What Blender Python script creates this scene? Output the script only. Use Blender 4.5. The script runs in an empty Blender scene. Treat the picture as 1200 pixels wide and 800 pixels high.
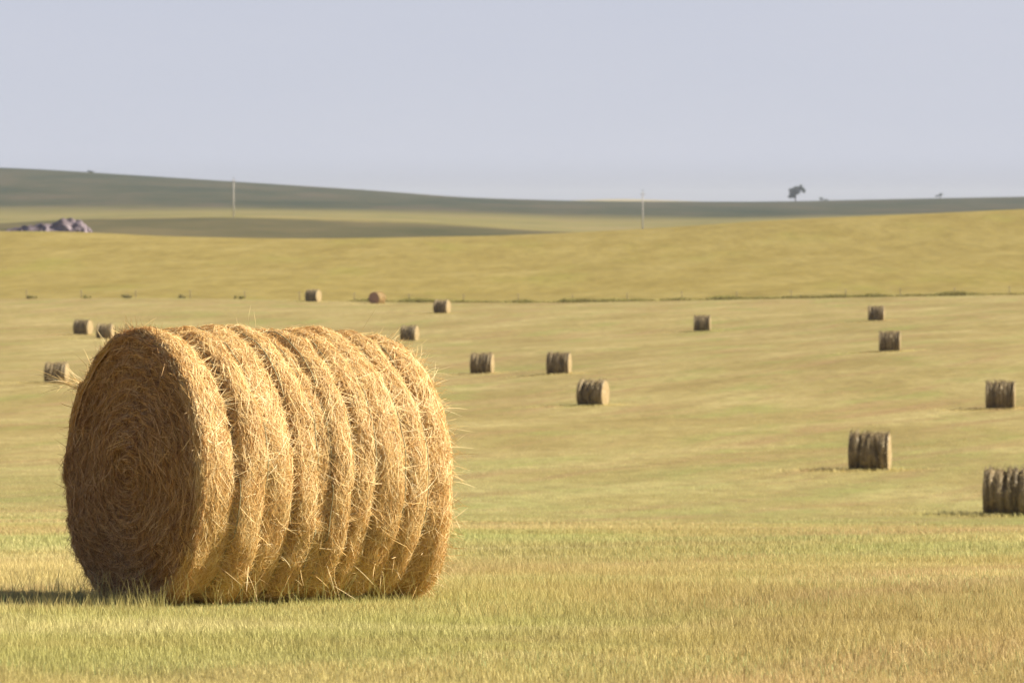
import bpy, math
import numpy as np
from mathutils import Vector

rng = np.random.default_rng(7)
S = bpy.context.scene
COL = S.collection
R_ = math.radians
F = 4500.0            # focal length in units of the photograph's 1200 px width (135 mm on 36 mm)
EYE = 240.0           # photograph row of the eye level
SUN_EL, SUN_B = R_(36), R_(0)
SUN = np.array([math.cos(SUN_EL) * math.cos(SUN_B), math.cos(SUN_EL) * math.sin(SUN_B), math.sin(SUN_EL)])

# ------------------------------------------------------------------ helpers
def tag(o, label=None, cat=None, group=None, kind=None):
    if label: o['label'] = label
    if cat: o['category'] = cat
    if group: o['group'] = group
    if kind: o['kind'] = kind
    return o

def thing(name, loc, rz, label, cat, group=None):
    o = bpy.data.objects.new(name, None)
    COL.objects.link(o)
    o.empty_display_size = 0.3
    o.location = loc
    o.rotation_euler = (0, 0, rz)
    return tag(o, label, cat, group)

def mesh_np(name, v, quads=None, tris=None, tint=None, smooth=True):
    v = np.asarray(v, dtype=np.float32).reshape(-1, 3)
    me = bpy.data.meshes.new(name)
    me.vertices.add(len(v))
    me.vertices.foreach_set('co', v.ravel())
    idx, tot = [], []
    if quads is not None and len(quads):
        quads = np.asarray(quads, dtype=np.int32); idx.append(quads.ravel()); tot.append(np.full(len(quads), 4, np.int32))
    if tris is not None and len(tris):
        tris = np.asarray(tris, dtype=np.int32); idx.append(tris.ravel()); tot.append(np.full(len(tris), 3, np.int32))
    idx = np.concatenate(idx); tot = np.concatenate(tot)
    me.loops.add(len(idx)); me.loops.foreach_set('vertex_index', idx)
    me.polygons.add(len(tot))
    st = np.concatenate([[0], np.cumsum(tot)[:-1]]).astype(np.int32)
    me.polygons.foreach_set('loop_start', st)
    me.polygons.foreach_set('loop_total', tot)
    me.polygons.foreach_set('use_smooth', np.full(len(tot), smooth))
    if tint is not None:
        a = me.attributes.new('tint', 'FLOAT', 'POINT')
        a.data.foreach_set('value', np.asarray(tint, dtype=np.float32).ravel())
    me.update(calc_edges=True)
    return me

def link(name, me, mat, parent=None):
    o = bpy.data.objects.new(name, me)
    COL.objects.link(o)
    if mat is not None: me.materials.append(mat)
    if parent is not None: o.parent = parent
    return o

def grid_quads(n, m, wrap=False, off=0):
    i, j = np.meshgrid(np.arange(n - 1), np.arange(m if wrap else m - 1), indexing='ij')
    j2 = (j + 1) % m
    return (np.stack([i * m + j, i * m + j2, (i + 1) * m + j2, (i + 1) * m + j], -1).reshape(-1, 4) + off).astype(np.int32)

class Geo:
    """collects vertex / quad / tri / tint blocks of ONE mesh"""
    def __init__(s): s.v, s.q, s.t, s.a, s.n = [], [], [], [], 0
    def add(s, v, q=None, t=None, tint=0.5):
        v = np.asarray(v, dtype=np.float32).reshape(-1, 3)
        if q is not None: s.q.append(np.asarray(q) + s.n)
        if t is not None: s.t.append(np.asarray(t) + s.n)
        s.v.append(v)
        s.a.append(np.broadcast_to(np.asarray(tint, dtype=np.float32), (len(v),)) if np.ndim(tint) == 0 else np.asarray(tint, np.float32).ravel())
        s.n += len(v)
    def ribbons(s, P, side, w, tint):
        """P (N,K,3) centre lines, side (N,K,3), w (N,K) half widths"""
        N, K = P.shape[:2]
        V = np.stack([P - side * w[..., None], P + side * w[..., None]], 2).reshape(-1, 3)
        b = (np.arange(N) * 2 * K)[:, None] + (np.arange(K - 1) * 2)[None]
        q = np.stack([b, b + 1, b + 3, b + 2], -1).reshape(-1, 4)
        s.add(V, q, None, np.repeat(tint, 2 * K))
    def tube(s, pts, rad, n=8, tint=0.5):
        pts = np.asarray(pts, float); rad = np.broadcast_to(np.asarray(rad, float), (len(pts),))
        tg = np.gradient(pts, axis=0); tg /= np.linalg.norm(tg, axis=1)[:, None] + 1e-9
        ref = np.where(np.abs(tg[:, 2:3]) > 0.9, np.array([[1., 0, 0]]), np.array([[0, 0, 1.]]))
        u = np.cross(tg, ref); u /= np.linalg.norm(u, axis=1)[:, None]
        w = np.cross(tg, u)
        a = np.linspace(0, 2 * np.pi, n, endpoint=False)
        V = pts[:, None] + rad[:, None, None] * (u[:, None] * np.cos(a)[None, :, None] + w[:, None] * np.sin(a)[None, :, None])
        V = np.concatenate([V.reshape(-1, 3), pts[:1], pts[-1:]])
        m = len(pts); q = grid_quads(m, n, True)
        k = np.arange(n); k2 = (k + 1) % n
        t = np.concatenate([np.stack([k2, k, np.full(n, m * n)], -1), np.stack([(m - 1) * n + k, (m - 1) * n + k2, np.full(n, m * n + 1)], -1)])
        s.add(V, q, t, tint)
    def mesh(s, name, smooth=True):
        return mesh_np(name, np.concatenate(s.v), np.concatenate(s.q) if s.q else None, np.concatenate(s.t) if s.t else None, np.concatenate(s.a), smooth)

def sines(seed, n, fmin, fmax, dim):
    """cheap smooth numpy noise in about [-1, 1]"""
    g = np.random.default_rng(seed)
    d = g.normal(size=(n, dim)); d /= np.linalg.norm(d, axis=1)[:, None]
    k = d * np.exp(g.uniform(math.log(fmin), math.log(fmax), n))[:, None]
    ph = g.uniform(0, 2 * np.pi, n)
    def f(*c):
        out = 0
        for i in range(n):
            a = ph[i]
            for j in range(dim): a = a + k[i, j] * c[j]
            out = out + np.sin(a)
        return out / math.sqrt(n / 2) * 0.6
    return f

def smooth01(a, b, x):
    t = np.clip((x - a) / (b - a), 0, 1)
    return t * t * (3 - 2 * t)

# ------------------------------------------------------------------ terrain heights (metres, eye = 0)
def const(z): return ('z', z)
GOLD = [(0, 271), (100, 271.5), (150, 276), (300, 279.5), (400, 279.5), (600, 276), (680, 272), (750, 269), (850, 262), (900, 258.5), (1000, 254), (1100, 250), (1200, 245), (1400, 238)]
RIDGE = [(-200, 268), (0, 262), (100, 256), (270, 253.5), (450, 258), (560, 264), (650, 271), (750, 274), (850, 270), (1000, 262), (1200, 254), (1400, 248)]
SKYL = [(-300, 190), (0, 196.5), (60, 199), (120, 203), (270, 212.5), (450, 224), (540, 231.5), (620, 234), (700, 236), (900, 236.5), (960, 235.3), (1040, 233.5), (1200, 230.5), (1500, 224)]
KN = [
    (-60, const(-1.2)), (0, const(-1.45)), (16, [(600, 800)]), (24, [(600, 707)]), (45, [(600, 634)]), (80, [(0, 612), (600, 615), (1200, 618)]),
    (135, [(0, 585), (500, 594), (1175, 604)]), (167, [(0, 552), (600, 553), (1020, 552), (1200, 548)]),
    (235, [(0, 485), (600, 492), (1172, 480), (1300, 474)]),
    (300, [(0, 446), (560, 446), (655, 438), (1043, 424), (1200, 420)]),
    (430, [(0, 391), (97, 391), (480, 396), (823, 388), (1027, 376), (1200, 372)]),
    (500, [(0, 367), (518, 367), (1027, 361), (1200, 356)]),
    (560, [(0, 350), (180, 349), (300, 350.5), (440, 354), (640, 355), (800, 352), (1000, 348.5), (1200, 345)]),
    (700, [(0, 310), (300, 314), (600, 313), (1200, 296)]),
    (850, GOLD), (1000, [(a, b + 6) for a, b in GOLD]), (1300, RIDGE), (1600, [(a, b + 3) for a, b in RIDGE]),
    (2300, [(0, 242), (270, 243), (450, 246), (600, 250), (700, 253), (850, 255), (1000, 252), (1200, 247)]),
    (3600, SKYL), (4300, [(a, b + 3) for a, b in SKYL]),
    (6000, [(0, 239), (600, 238), (650, 236.5), (690, 233.2), (760, 233.2), (800, 236.5), (900, 237.5), (1000, 236.5), (1055, 232), (1110, 236), (1300, 237)]),
    (12000, const(-1.0)), (16000, const(-4.0))]
KY = np.array([k[0] for k in KN], float)

def knot_z(j, x):
    yj, pr = KN[j]
    if pr[0] == 'z': return np.full_like(x, pr[1])
    px = 600 + F * x / yj
    a = np.array([p[0] for p in pr], float); b = np.array([p[1] for p in pr], float)
    v = 0
    for d in (-40, -20, 0, 20, 40): v = v + np.interp(px + d, a, b)
    return -(v / 5 - EYE) * yj / F

def height(x, y):
    x = np.asarray(x, float); y = np.asarray(y, float)
    x, y = np.broadcast_arrays(x, y)
    sh = x.shape; x = x.ravel(); y = np.clip(y.ravel(), KY[0], KY[-1] - 1e-6)
    Zk = np.stack([knot_z(j, x) for j in range(len(KN))])           # (K, N)
    h = np.diff(KY)[:, None]
    d = np.diff(Zk, axis=0) / h
    m = np.zeros_like(Zk)
    w1 = 2 * h[1:] + h[:-1]; w2 = h[1:] + 2 * h[:-1]
    with np.errstate(divide='ignore', invalid='ignore'):
        mm = (w1 + w2) / (w1 / d[:-1] + w2 / d[1:])
    m[1:-1] = np.where(d[:-1] * d[1:] > 0, mm, 0)
    m[0], m[-1] = d[0], d[-1]
    i = np.clip(np.searchsorted(KY, y, side='right') - 1, 0, len(KY) - 2)
    n = np.arange(len(x)); H = KY[i + 1] - KY[i]; t = (y - KY[i]) / H
    z = ((1 + 2 * t) * (1 - t) ** 2 * Zk[i, n] + t * (1 - t) ** 2 * H * m[i, n] + t * t * (3 - 2 * t) * Zk[i + 1, n] + t * t * (t - 1) * H * m[i + 1, n])
    z = z + 0.02 * TN1(x, y) * smooth01(0, 10, y) * smooth01(40, 25, y) + 0.22 * TN2(x, y) * smooth01(90, 220, y) * smooth01(560, 480, y) + 0.8 * TN3(x, y) * smooth01(600, 700, y)*smooth01(850,760,y)
    return z.reshape(sh)
TN1 = sines(1, 12, 1.0, 5.0, 2); TN2 = sines(2, 16, 0.03, 0.14, 2); TN3 = sines(3, 14, 0.015, 0.05, 2)

def hz(x, y): return float(height(np.array([x]), np.array([y]))[0])
def at(px, D): return ((px - 600) * D / F, D)
def ground_hit(px, py, lo, hi):
    """distance at which the sight line through a photograph pixel meets the ground"""
    D = np.linspace(lo, hi, 3000)
    z = height((px - 600) * D / F, D)
    row = EYE - z * F / D
    k = np.argmin(np.abs(row - py))
    return float(D[k])

# ------------------------------------------------------------------ materials
def mat(name):
    m = bpy.data.materials.new(name); m.use_nodes = True
    nt = m.node_tree; nt.nodes.clear()
    return m, nt
def N(nt, t, **kw):
    n = nt.nodes.new(t)
    for k, v in kw.items():
        if k.startswith('i_'):
            key = k[2:]; key = int(key) if key.isdigit() else key.replace('_', ' ')
            n.inputs[key].default_value = v
        else: setattr(n, k, v)
    return n
def L(nt, a, b): nt.links.new(a, b)
def ramp(nt, fac, stops):
    r = N(nt, 'ShaderNodeValToRGB'); e = r.color_ramp.elements
    while len(e) < len(stops): e.new(0.5)
    for k, (p, c) in enumerate(stops):
        e[k].position = p; e[k].color = (*c, 1)
    L(nt, fac, r.inputs[0]); return r.outputs[0]
def mixc(nt, fac, a, b, mode='MIX'):
    n = N(nt, 'ShaderNodeMix', data_type='RGBA', blend_type=mode)
    for k, v in ((0, fac), (6, a), (7, b)):
        if hasattr(v, 'node'): L(nt, v, n.inputs[k])
        else: n.inputs[k].default_value = v if k == 0 else (*v, 1)
    return n.outputs[2]
def mathn(nt, op, a, b=0.0):
    n = N(nt, 'ShaderNodeMath', operation=op)
    for k, v in ((0, a), (1, b)):
        if hasattr(v, 'node'): L(nt, v, n.inputs[k])
        else: n.inputs[k].default_value = v
    return n.outputs[0]
def maprange(nt, v, a, b, c=0.0, d=1.0):
    n = N(nt, 'ShaderNodeMapRange', interpolation_type='SMOOTHSTEP')
    L(nt, v, n.inputs[0])
    for k, x in enumerate((a, b, c, d)): n.inputs[k + 1].default_value = x
    return n.outputs[0]
def noise(nt, vec, scale, detail=3.0, rough=0.55, dist=0.0):
    n = N(nt, 'ShaderNodeTexNoise', i_Scale=scale, i_Detail=detail, i_Roughness=rough, i_Distortion=dist)
    L(nt, vec, n.inputs['Vector']); return n.outputs['Fac']
def scaled(nt, vec, s, rz=0.0):
    if rz:                                   # turn first, then stretch along the turned axes
        r = N(nt, 'ShaderNodeMapping'); r.inputs['Rotation'].default_value = (0, 0, rz)
        L(nt, vec, r.inputs['Vector']); vec = r.outputs[0]
    n = N(nt, 'ShaderNodeMapping'); n.inputs['Scale'].default_value = s
    L(nt, vec, n.inputs['Vector']); return n.outputs[0]
def attr(nt, name):
    return N(nt, 'ShaderNodeAttribute', attribute_name=name).outputs['Fac']

def finish(nt, color, rough=0.8, transl=0.0, bump=None, bstr=0.3, bdist=0.02, spec=0.2):
    p = N(nt, 'ShaderNodeBsdfPrincipled', i_Roughness=rough)
    p.inputs['Specular IOR Level'].default_value = spec
    if hasattr(color, 'node'): L(nt, color, p.inputs['Base Color'])
    else: p.inputs['Base Color'].default_value = (*color, 1)
    if bump is not None:
        b = N(nt, 'ShaderNodeBump', i_Strength=bstr, i_Distance=bdist)
        L(nt, bump, b.inputs['Height']); L(nt, b.outputs[0], p.inputs['Normal'])
    out = N(nt, 'ShaderNodeOutputMaterial'); sh = p.outputs[0]
    if transl:
        t = N(nt, 'ShaderNodeBsdfTranslucent')
        if hasattr(color, 'node'): L(nt, color, t.inputs[0])
        else: t.inputs[0].default_value = (*color, 1)
        mx = N(nt, 'ShaderNodeMixShader', i_0=transl)
        L(nt, sh, mx.inputs[1]); L(nt, t.outputs[0], mx.inputs[2]); sh = mx.outputs[0]
    L(nt, sh, out.inputs['Surface'])

def field_color(nt, pos):
    """mown stubble: straw colour broken by long mowing streaks and greener regrowth"""
    warp = noise(nt, scaled(nt, pos, (0.012, 0.02, 0.0)), 1.0, 2.0)
    sep = N(nt, 'ShaderNodeSeparateXYZ'); L(nt, pos, sep.inputs[0])
    cmb = N(nt, 'ShaderNodeCombineXYZ')
    L(nt, sep.outputs[0], cmb.inputs[0])
    L(nt, mathn(nt, 'ADD', sep.outputs[1], mathn(nt, 'MULTIPLY', warp, 35.0)), cmb.inputs[1])
    wp = cmb.outputs[0]
    a = noise(nt, scaled(nt, wp, (0.10, 0.040, 0), R_(20)), 1.0, 6.0, 0.62)
    b = noise(nt, scaled(nt, wp, (0.42, 0.026, 0), R_(25)), 1.0, 6.0, 0.65)
    c = noise(nt, scaled(nt, wp, (0.16, 0.055, 0), R_(22)), 1.0, 6.0, 0.62)
    straw = ramp(nt, a, [(0.30, FC[0]), (0.48, FC[1]), (0.66, FC[2])])
    straw = mixc(nt, maprange(nt, b, 0.50, 0.64, 0, 0.85), straw, FC[3])
    rot = scaled(nt, wp, (1, 1, 0), R_(25)); rs = N(nt, 'ShaderNodeSeparateXYZ'); L(nt, rot, rs.inputs[0])
    wob = noise(nt, scaled(nt, rot, (0.15, 0.03, 0)), 1.0, 3.0)
    sw = mathn(nt, 'SINE', mathn(nt, 'ADD', mathn(nt, 'MULTIPLY', rs.outputs[0], 2 * math.pi / 4.6), mathn(nt, 'MULTIPLY', wob, 7.0)))
    msk = noise(nt, scaled(nt, rot, (0.06, 0.012, 0)), 1.0, 3.0)
    sw = mathn(nt, 'MULTIPLY', maprange(nt, sw, 0.2, 1.0), maprange(nt, msk, 0.42, 0.62))
    straw = mixc(nt, mathn(nt, 'MULTIPLY', sw, 0.45), straw, (0.215, 0.160, 0.062))
    straw = mixc(nt, maprange(nt, c, 0.50, 0.66, 0, 0.65), straw, FC[4])
    yb = mathn(nt, 'ADD', sep.outputs[1], mathn(nt, 'MULTIPLY', warp, 14.0))
    for y0, y1, y2, y3, k in ((37, 45, 50, 64, 0.55), (62, 112, 150, 215, 0.36)):       # two strips of fresher regrowth
        m_ = mathn(nt, 'MULTIPLY', maprange(nt, yb, y0, y1), maprange(nt, yb, y2, y3, 1.0, 0.0))
        m_ = mathn(nt, 'MULTIPLY', m_, maprange(nt, c, 0.38, 0.58, 0.25 * k, k))
        straw = mixc(nt, m_, straw, (0.225, 0.250, 0.080))
    return straw, sep
FC = [(0.218, 0.165, 0.056), (0.292, 0.232, 0.086), (0.372, 0.303, 0.126), (0.285, 0.192, 0.085), (0.228, 0.230, 0.066)]

def ground_material():
    m, nt = mat('hillside_ground')
    pos = N(nt, 'ShaderNodeNewGeometry').outputs['Position']
    fc, sep = field_color(nt, pos)
    y = sep.outputs[1]; x = sep.outputs[0]
    fine = noise(nt, scaled(nt, pos, (0.9, 0.5, 0)), 1.0, 8.0, 0.75)
    fc = mixc(nt, maprange(nt, fine, 0.40, 0.62, 0.0, 1.0), mixc(nt, 1.0, fc, (1.12, 1.12, 1.12), 'MULTIPLY'), mixc(nt, 0.42, fc, (0.20, 0.15, 0.055)))
    # golden field beyond the fence
    g = noise(nt, scaled(nt, pos, (0.09, 0.03, 0), R_(12)), 1.0, 9.0, 0.74)
    gold = ramp(nt, g, [(0.30, (0.205, 0.153, 0.038)), (0.5, (0.262, 0.201, 0.057)), (0.70, (0.312, 0.247, 0.082))])
    gg = noise(nt, scaled(nt, pos, (0.05, 0.012, 0)), 1.0, 4.0, 0.6)
    gold = mixc(nt, maprange(nt, gg, 0.52, 0.72, 0, 0.55), gold, (0.235, 0.212, 0.045))
    gf = noise(nt, scaled(nt, pos, (0.40, 0.07, 0)), 1.0, 6.0, 0.7)
    gold = mixc(nt, 1.0, gold, ramp(nt, gf, [(0.36, (0.90, 0.90, 0.88)), (0.64, (1.10, 1.10, 1.10))]), 'MULTIPLY')
    c = mixc(nt, maprange(nt, y, 558.5, 561.5), fc, gold)
    # distant slopes: a darker band, then paler ground and the hill
    f = noise(nt, scaled(nt, pos, (0.014, 0.0075, 0)), 1.0, 8.0, 0.72)
    dark = ramp(nt, f, [(0.3, (0.062, 0.064, 0.028)), (0.7, (0.145, 0.115, 0.052))])
    pale = ramp(nt, f, [(0.3, (0.14, 0.125, 0.042)), (0.5, (0.205, 0.175, 0.058)), (0.66, (0.26, 0.20, 0.08))])
    yy = mathn(nt, 'ADD', y, mathn(nt, 'MULTIPLY', f, 120.0))
    c = mixc(nt, maprange(nt, y, 905, 935), c, dark)
    c = mixc(nt, maprange(nt, yy, 1310, 1345), c, pale)
    hill = ramp(nt, noise(nt, scaled(nt, pos, (0.010, 0.0028, 0)), 1.0, 8.0, 0.72), [(0.34, (0.030, 0.040, 0.018)), (0.5, (0.056, 0.058, 0.028)), (0.66, (0.094, 0.076, 0.044))])
    yh = mathn(nt, 'ADD', y, mathn(nt, 'MULTIPLY', f, 500.0))
    c = mixc(nt, maprange(nt, yh, 2250, 2700), c, hill)
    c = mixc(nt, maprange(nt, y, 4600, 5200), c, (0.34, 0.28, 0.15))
    bn = noise(nt, scaled(nt, pos, (2.5, 2.5, 2.5)), 1.0, 5.0, 0.7)
    finish(nt, c, 0.9, bump=bn, bstr=0.6, bdist=0.08, spec=0.05)
    return m

def grass_material():
    m, nt = mat('dry_stubble')
    pos = N(nt, 'ShaderNodeNewGeometry').outputs['Position']
    fc, sep = field_color(nt, pos)
    t = attr(nt, 'tint')
    band = noise(nt, scaled(nt, pos, (0.07, 0.42, 0), R_(-4)), 1.0, 4.0, 0.6)
    fc = mixc(nt, maprange(nt, band, 0.50, 0.64, 0, 0.55), fc, (0.25, 0.195, 0.066))
    fc = mixc(nt, maprange(nt, band, 0.48, 0.36, 0, 0.5), fc, (0.39, 0.325, 0.145))
    # tint below 0.18 are the green regrowth blades
    c = mixc(nt, maprange(nt, t, 0.2, 1.0, 0.0, 1.0), mixc(nt, 1.0, fc, (1.74, 1.75, 1.83), 'MULTIPLY'), mixc(nt, 1.0, fc, (2.70, 2.77, 3.1), 'MULTIPLY'))
    big = noise(nt, scaled(nt, pos, (0.10, 0.28, 0)), 1.0, 3.0)
    gr = mixc(nt, maprange(nt, big, 0.42, 0.62), (0.50, 0.46, 0.18), (0.38, 0.45, 0.17))
    lim = maprange(nt, big, 0.42, 0.66, 0.03, 0.11)
    g = mathn(nt, 'LESS_THAN', t, lim)
    finish(nt, mixc(nt, g, c, gr), 0.65, 0.35, spec=0.25)
    return m

def straw_material(name, lo, mid, hi, transl=0.09):
    m, nt = mat(name)
    t = attr(nt, 'tint')
    pos = N(nt, 'ShaderNodeTexCoord').outputs['Object']
    big = noise(nt, pos, 5.0, 4.0, 0.6)
    c = ramp(nt, t, [(0.0, lo), (0.45, mid), (1.0, hi)])
    c = mixc(nt, maprange(nt, big, 0.35, 0.70, 0, 0.5), c, mixc(nt, 1.0, c, (0.86, 0.74, 0.60), 'MULTIPLY'))
    finish(nt, c, 0.55, transl, spec=0.35)
    return m

def simple(name, a, b, scale, rough=0.8, transl=0.0, coord='Object', bump=0.3, bd=0.02):
    m, nt = mat(name)
    pos = N(nt, 'ShaderNodeTexCoord').outputs[coord]
    f = noise(nt, pos, scale, 5.0, 0.6)
    finish(nt, ramp(nt, f, [(0.3, a), (0.7, b)]), rough, transl, bump=f if bump else None, bstr=bump, bdist=bd)
    return m

M_GROUND = ground_material()
M_GRASS = grass_material()
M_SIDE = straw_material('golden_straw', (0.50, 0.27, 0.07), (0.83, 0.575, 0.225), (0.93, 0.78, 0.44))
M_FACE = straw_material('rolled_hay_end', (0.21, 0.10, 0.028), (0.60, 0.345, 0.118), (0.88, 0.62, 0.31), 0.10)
M_TWINE = simple('faded_twine', (0.26, 0.23, 0.12), (0.38, 0.34, 0.19), 30, bump=0)
M_BALE = straw_material('weathered_shaded_hay', (0.12, 0.094, 0.053), (0.31, 0.242, 0.125), (0.62, 0.49, 0.26), 0.05)  # dark tones stand for shade on the sides as well as weathering
M_BEND = straw_material('bale_end_hay', (0.26, 0.185, 0.08), (0.37, 0.275, 0.13), (0.47, 0.36, 0.19), 0.05)
M_BEND2 = straw_material('russet_bale_end', (0.28, 0.15, 0.09), (0.40, 0.235, 0.15), (0.50, 0.32, 0.21), 0.05)
M_SUNLIT = straw_material('sunlit_bale_hay', (0.40, 0.28, 0.12), (0.56, 0.42, 0.19), (0.70, 0.55, 0.28), 0.05)  # paler hay: sunlight on the turned bale's side put into the colour
M_WEED = simple('fence_line_weeds', (0.30, 0.25, 0.075), (0.40, 0.37, 0.115), 0.15, 0.8, 0.2, bump=0)
M_WEED2 = simple('dull_green_weeds', (0.26, 0.23, 0.08), (0.34, 0.29, 0.11), 0.6, 0.8, 0.2, bump=0)
M_POST = simple('weathered_post', (0.20, 0.15, 0.10), (0.30, 0.24, 0.16), 4.0)
M_WIRE = simple('fence_wire', (0.25, 0.24, 0.22), (0.32, 0.30, 0.28), 4.0, 0.5, bump=0)
M_POLE = simple('bleached_pole', (0.47, 0.43, 0.36), (0.60, 0.55, 0.47), 0.8)
M_CERAMIC = simple('insulator_glaze', (0.16, 0.17, 0.20), (0.24, 0.25, 0.28), 3.0, 0.3, bump=0)
M_ROCK = simple('purple_grey_rock', (0.075, 0.052, 0.058), (0.29, 0.235, 0.245), 0.22, 0.85, bump=0.9, bd=0.5)
M_LEAF = simple('hazed_leaves', (0.085, 0.11, 0.09), (0.145, 0.175, 0.14), 0.3, 0.7, 0.2, bump=0)  # leaf colour paled to blue grey to stand in for distance haze
M_BARK = simple('dark_bark', (0.08, 0.065, 0.05), (0.14, 0.11, 0.085), 1.0)

# ------------------------------------------------------------------ ground sheet
rows = np.concatenate([np.linspace(-55, 4, 30), np.exp(np.linspace(math.log(4.4), math.log(15800), 760))])
uc = np.concatenate([-np.geomspace(0.2, 2.2, 46)[::-1], np.linspace(-0.195, 0.195, 230), np.geomspace(0.2, 2.2, 46)])
gy, gu = np.meshgrid(rows, uc, indexing='ij')
gx = gu * (np.maximum(gy, 0) + 30)
ground = link('ground', mesh_np('ground', np.stack([gx, gy, height(gx, gy)], -1), grid_quads(len(rows), len(uc))[:, ::-1]), M_GROUND)
tag(ground, 'rolling mown hay field rising to a golden field and dull green hills', kind='structure')

# ------------------------------------------------------------------ main bale
BD = 23.62
bx0, by0 = at(148.5, BD)                                     # centre of the near end
AX = R_(33.0)
ax = np.array([math.cos(AX), math.sin(AX)])
BL = 1.86
RB = 0.89
GROOVES = np.array([0.255, 0.44, 0.655, 0.815, 0.905, 1.065, 1.215, 1.425, 1.60])
GDEPTH = np.array([1.0, 0.62, 0.95, 0.85, 0.5, 0.95, 0.75, 1.05, 0.95]) * 0.078
BND = np.concatenate([[0.0], GROOVES, [BL]])
BMAX = np.array([-0.012, 0.014, -0.004, 0.010, -0.016, 0.010, 0.004, 0.004, -0.010, -0.035])
LN1 = sines(11, 14, 2.0, 9.0, 3); LN2 = sines(12, 16, 12.0, 40.0, 3); LN3 = sines(13, 10, 1.0, 3.0, 1)

def side_r(x, th):
    """radius of the rolled side at axial position x (0 near end .. BL) and angle th"""
    cs = np.cos(th)
    x = np.asarray(x, float) + 0.012 * LN1(x * 1.5, cs * 1.3, np.sin(th) * 1.3) * smooth01(0.1, 0.25, x) * smooth01(BL, BL - 0.2, x) + 0.022 * np.sin(th * 1.0 + 1.2) * smooth01(0.05, 0.4, x) + 0.012 * LN3(th * 2.0) * smooth01(0.05, 0.3, x) * smooth01(BL, BL - 0.25, x)
    cx, sy = np.cos(th), np.sin(th)
    r = np.full(np.broadcast(x, th).shape, RB)
    i = np.clip(np.searchsorted(BND, x, side='right') - 1, 0, len(BND) - 2)
    t = np.clip((x - BND[i]) / (BND[i + 1] - BND[i]), 0, 1)
    bulge = np.sqrt(np.clip(1 - np.abs(2 * t ** 0.85 - 1) ** 2.9, 0, 1))
    dep = np.concatenate([[0.2], GDEPTH, [0.2]])
    dl = dep[i]; dr = dep[i + 1]
    d = np.where(t < 0.54, dl, dr)
    end0 = (i == 0) & (t < 0.50); end1 = (i == len(BND) - 2) & (t > 0.40)
    gr = r + BMAX[np.minimum(i, len(BMAX) - 1)] - d * (1 - bulge) * (1.0 + 0.35 * LN1(x * 3, cx * 1.5, sy * 1.5))
    # rounded shoulders at both ends
    a0 = np.clip(1 - x / 0.045, 0, 1); s0 = RB - 0.055 * (1 - np.sqrt(np.clip(1 - a0 ** 2, 0, 1)))
    a1 = np.clip(1 - (BL - x) / 0.20, 0, 1); s1 = RB - (0.030 + 0.17 * (1 - np.sqrt(np.clip(1 - a1 ** 2, 0, 1)))) * (1 - 0.75 * smooth01(-0.1, -0.75, sy))
    r = np.where(end0, s0, np.where(end1, s1, gr))
    r = r + 0.016 * LN1(x * 2.2, cx, sy) + 0.009 * LN2(x, cx * RB, sy * RB)
    # layer of hay standing proud on the far left of the near end
    q = np.mod(th + np.pi, 2 * np.pi) - np.pi
    r = r + (0.055 * smooth01(-0.75, 0.1, q) * smooth01(0.67, 0.60, q) - 0.035 * smooth01(0.62, 0.70, q) * smooth01(1.25, 0.8, q)) * smooth01(0.45, 0.1, x) * smooth01(0.0, 0.03, x)
    return r

def settle(P):
    """flatten the underside where the bale sits, sag a little"""
    z = P[..., 2]
    fl = -RB + 0.055
    z2 = np.where(z < fl + 0.10, fl + 0.10 * np.exp(np.clip((z - fl - 0.10) / 0.10, -6, 0)) , z)
    sq = 1 + 0.02 * np.clip(-z / RB, 0, 1)
    return np.stack([P[..., 0], P[..., 1] * sq, z2], -1)

def side_pt(x, th, off=0.0):
    r = side_r(x, th) + off
    return np.stack([np.broadcast_to(x, r.shape), r * np.cos(th), r * np.sin(th)], -1)

FN = sines(21, 14, 4.0, 16.0, 2); FN2 = sines(22, 10, 30.0, 70.0, 2)
FR = RB - 0.05; BSC = (RB - 0.20) / (RB - 0.02)     # the far end is more rounded, its flat part smaller
def shoulder_x(ro):
    q = np.clip(1 - (RB - ro) / 0.055, 0, 1)
    return 0.045 * (1 - np.sqrt(1 - q * q))
def face_x(ro, th):
    """recess of the near end (positive = into the bale)"""
    y, z = ro * np.cos(th), ro * np.sin(th)
    ring = np.sin(ro * 2 * np.pi / 0.085 + th + 1.5 * FN(y * .4, z * .4))
    return 0.012 - 0.014 * ring - 0.024 * FN(y, z) - 0.011 * FN2(y, z) - 0.035 * smooth01(0.5, 0.0, ro) + shoulder_x(ro)

def tangent_ribbons(geo, P, w, tint, nrm=None, g=rng):
    """ribbons along polylines P with random roll about their own axis; last point tapers"""
    N_, K = P.shape[:2]
    T = np.gradient(P, axis=1); T /= np.linalg.norm(T, axis=2)[..., None] + 1e-9
    ref = g.normal(size=(N_, 1, 3))
    if nrm is not None: ref = 0.55 * ref + 1.0 * nrm
    Sd = np.cross(T, np.broadcast_to(ref, T.shape)); Sd /= np.linalg.norm(Sd, axis=2)[..., None] + 1e-9
    prof = np.ones(K); prof[0] = 0.5; prof[-1] = 0.25
    geo.ribbons(P, Sd, w[:, None] * prof[None], tint)

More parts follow.
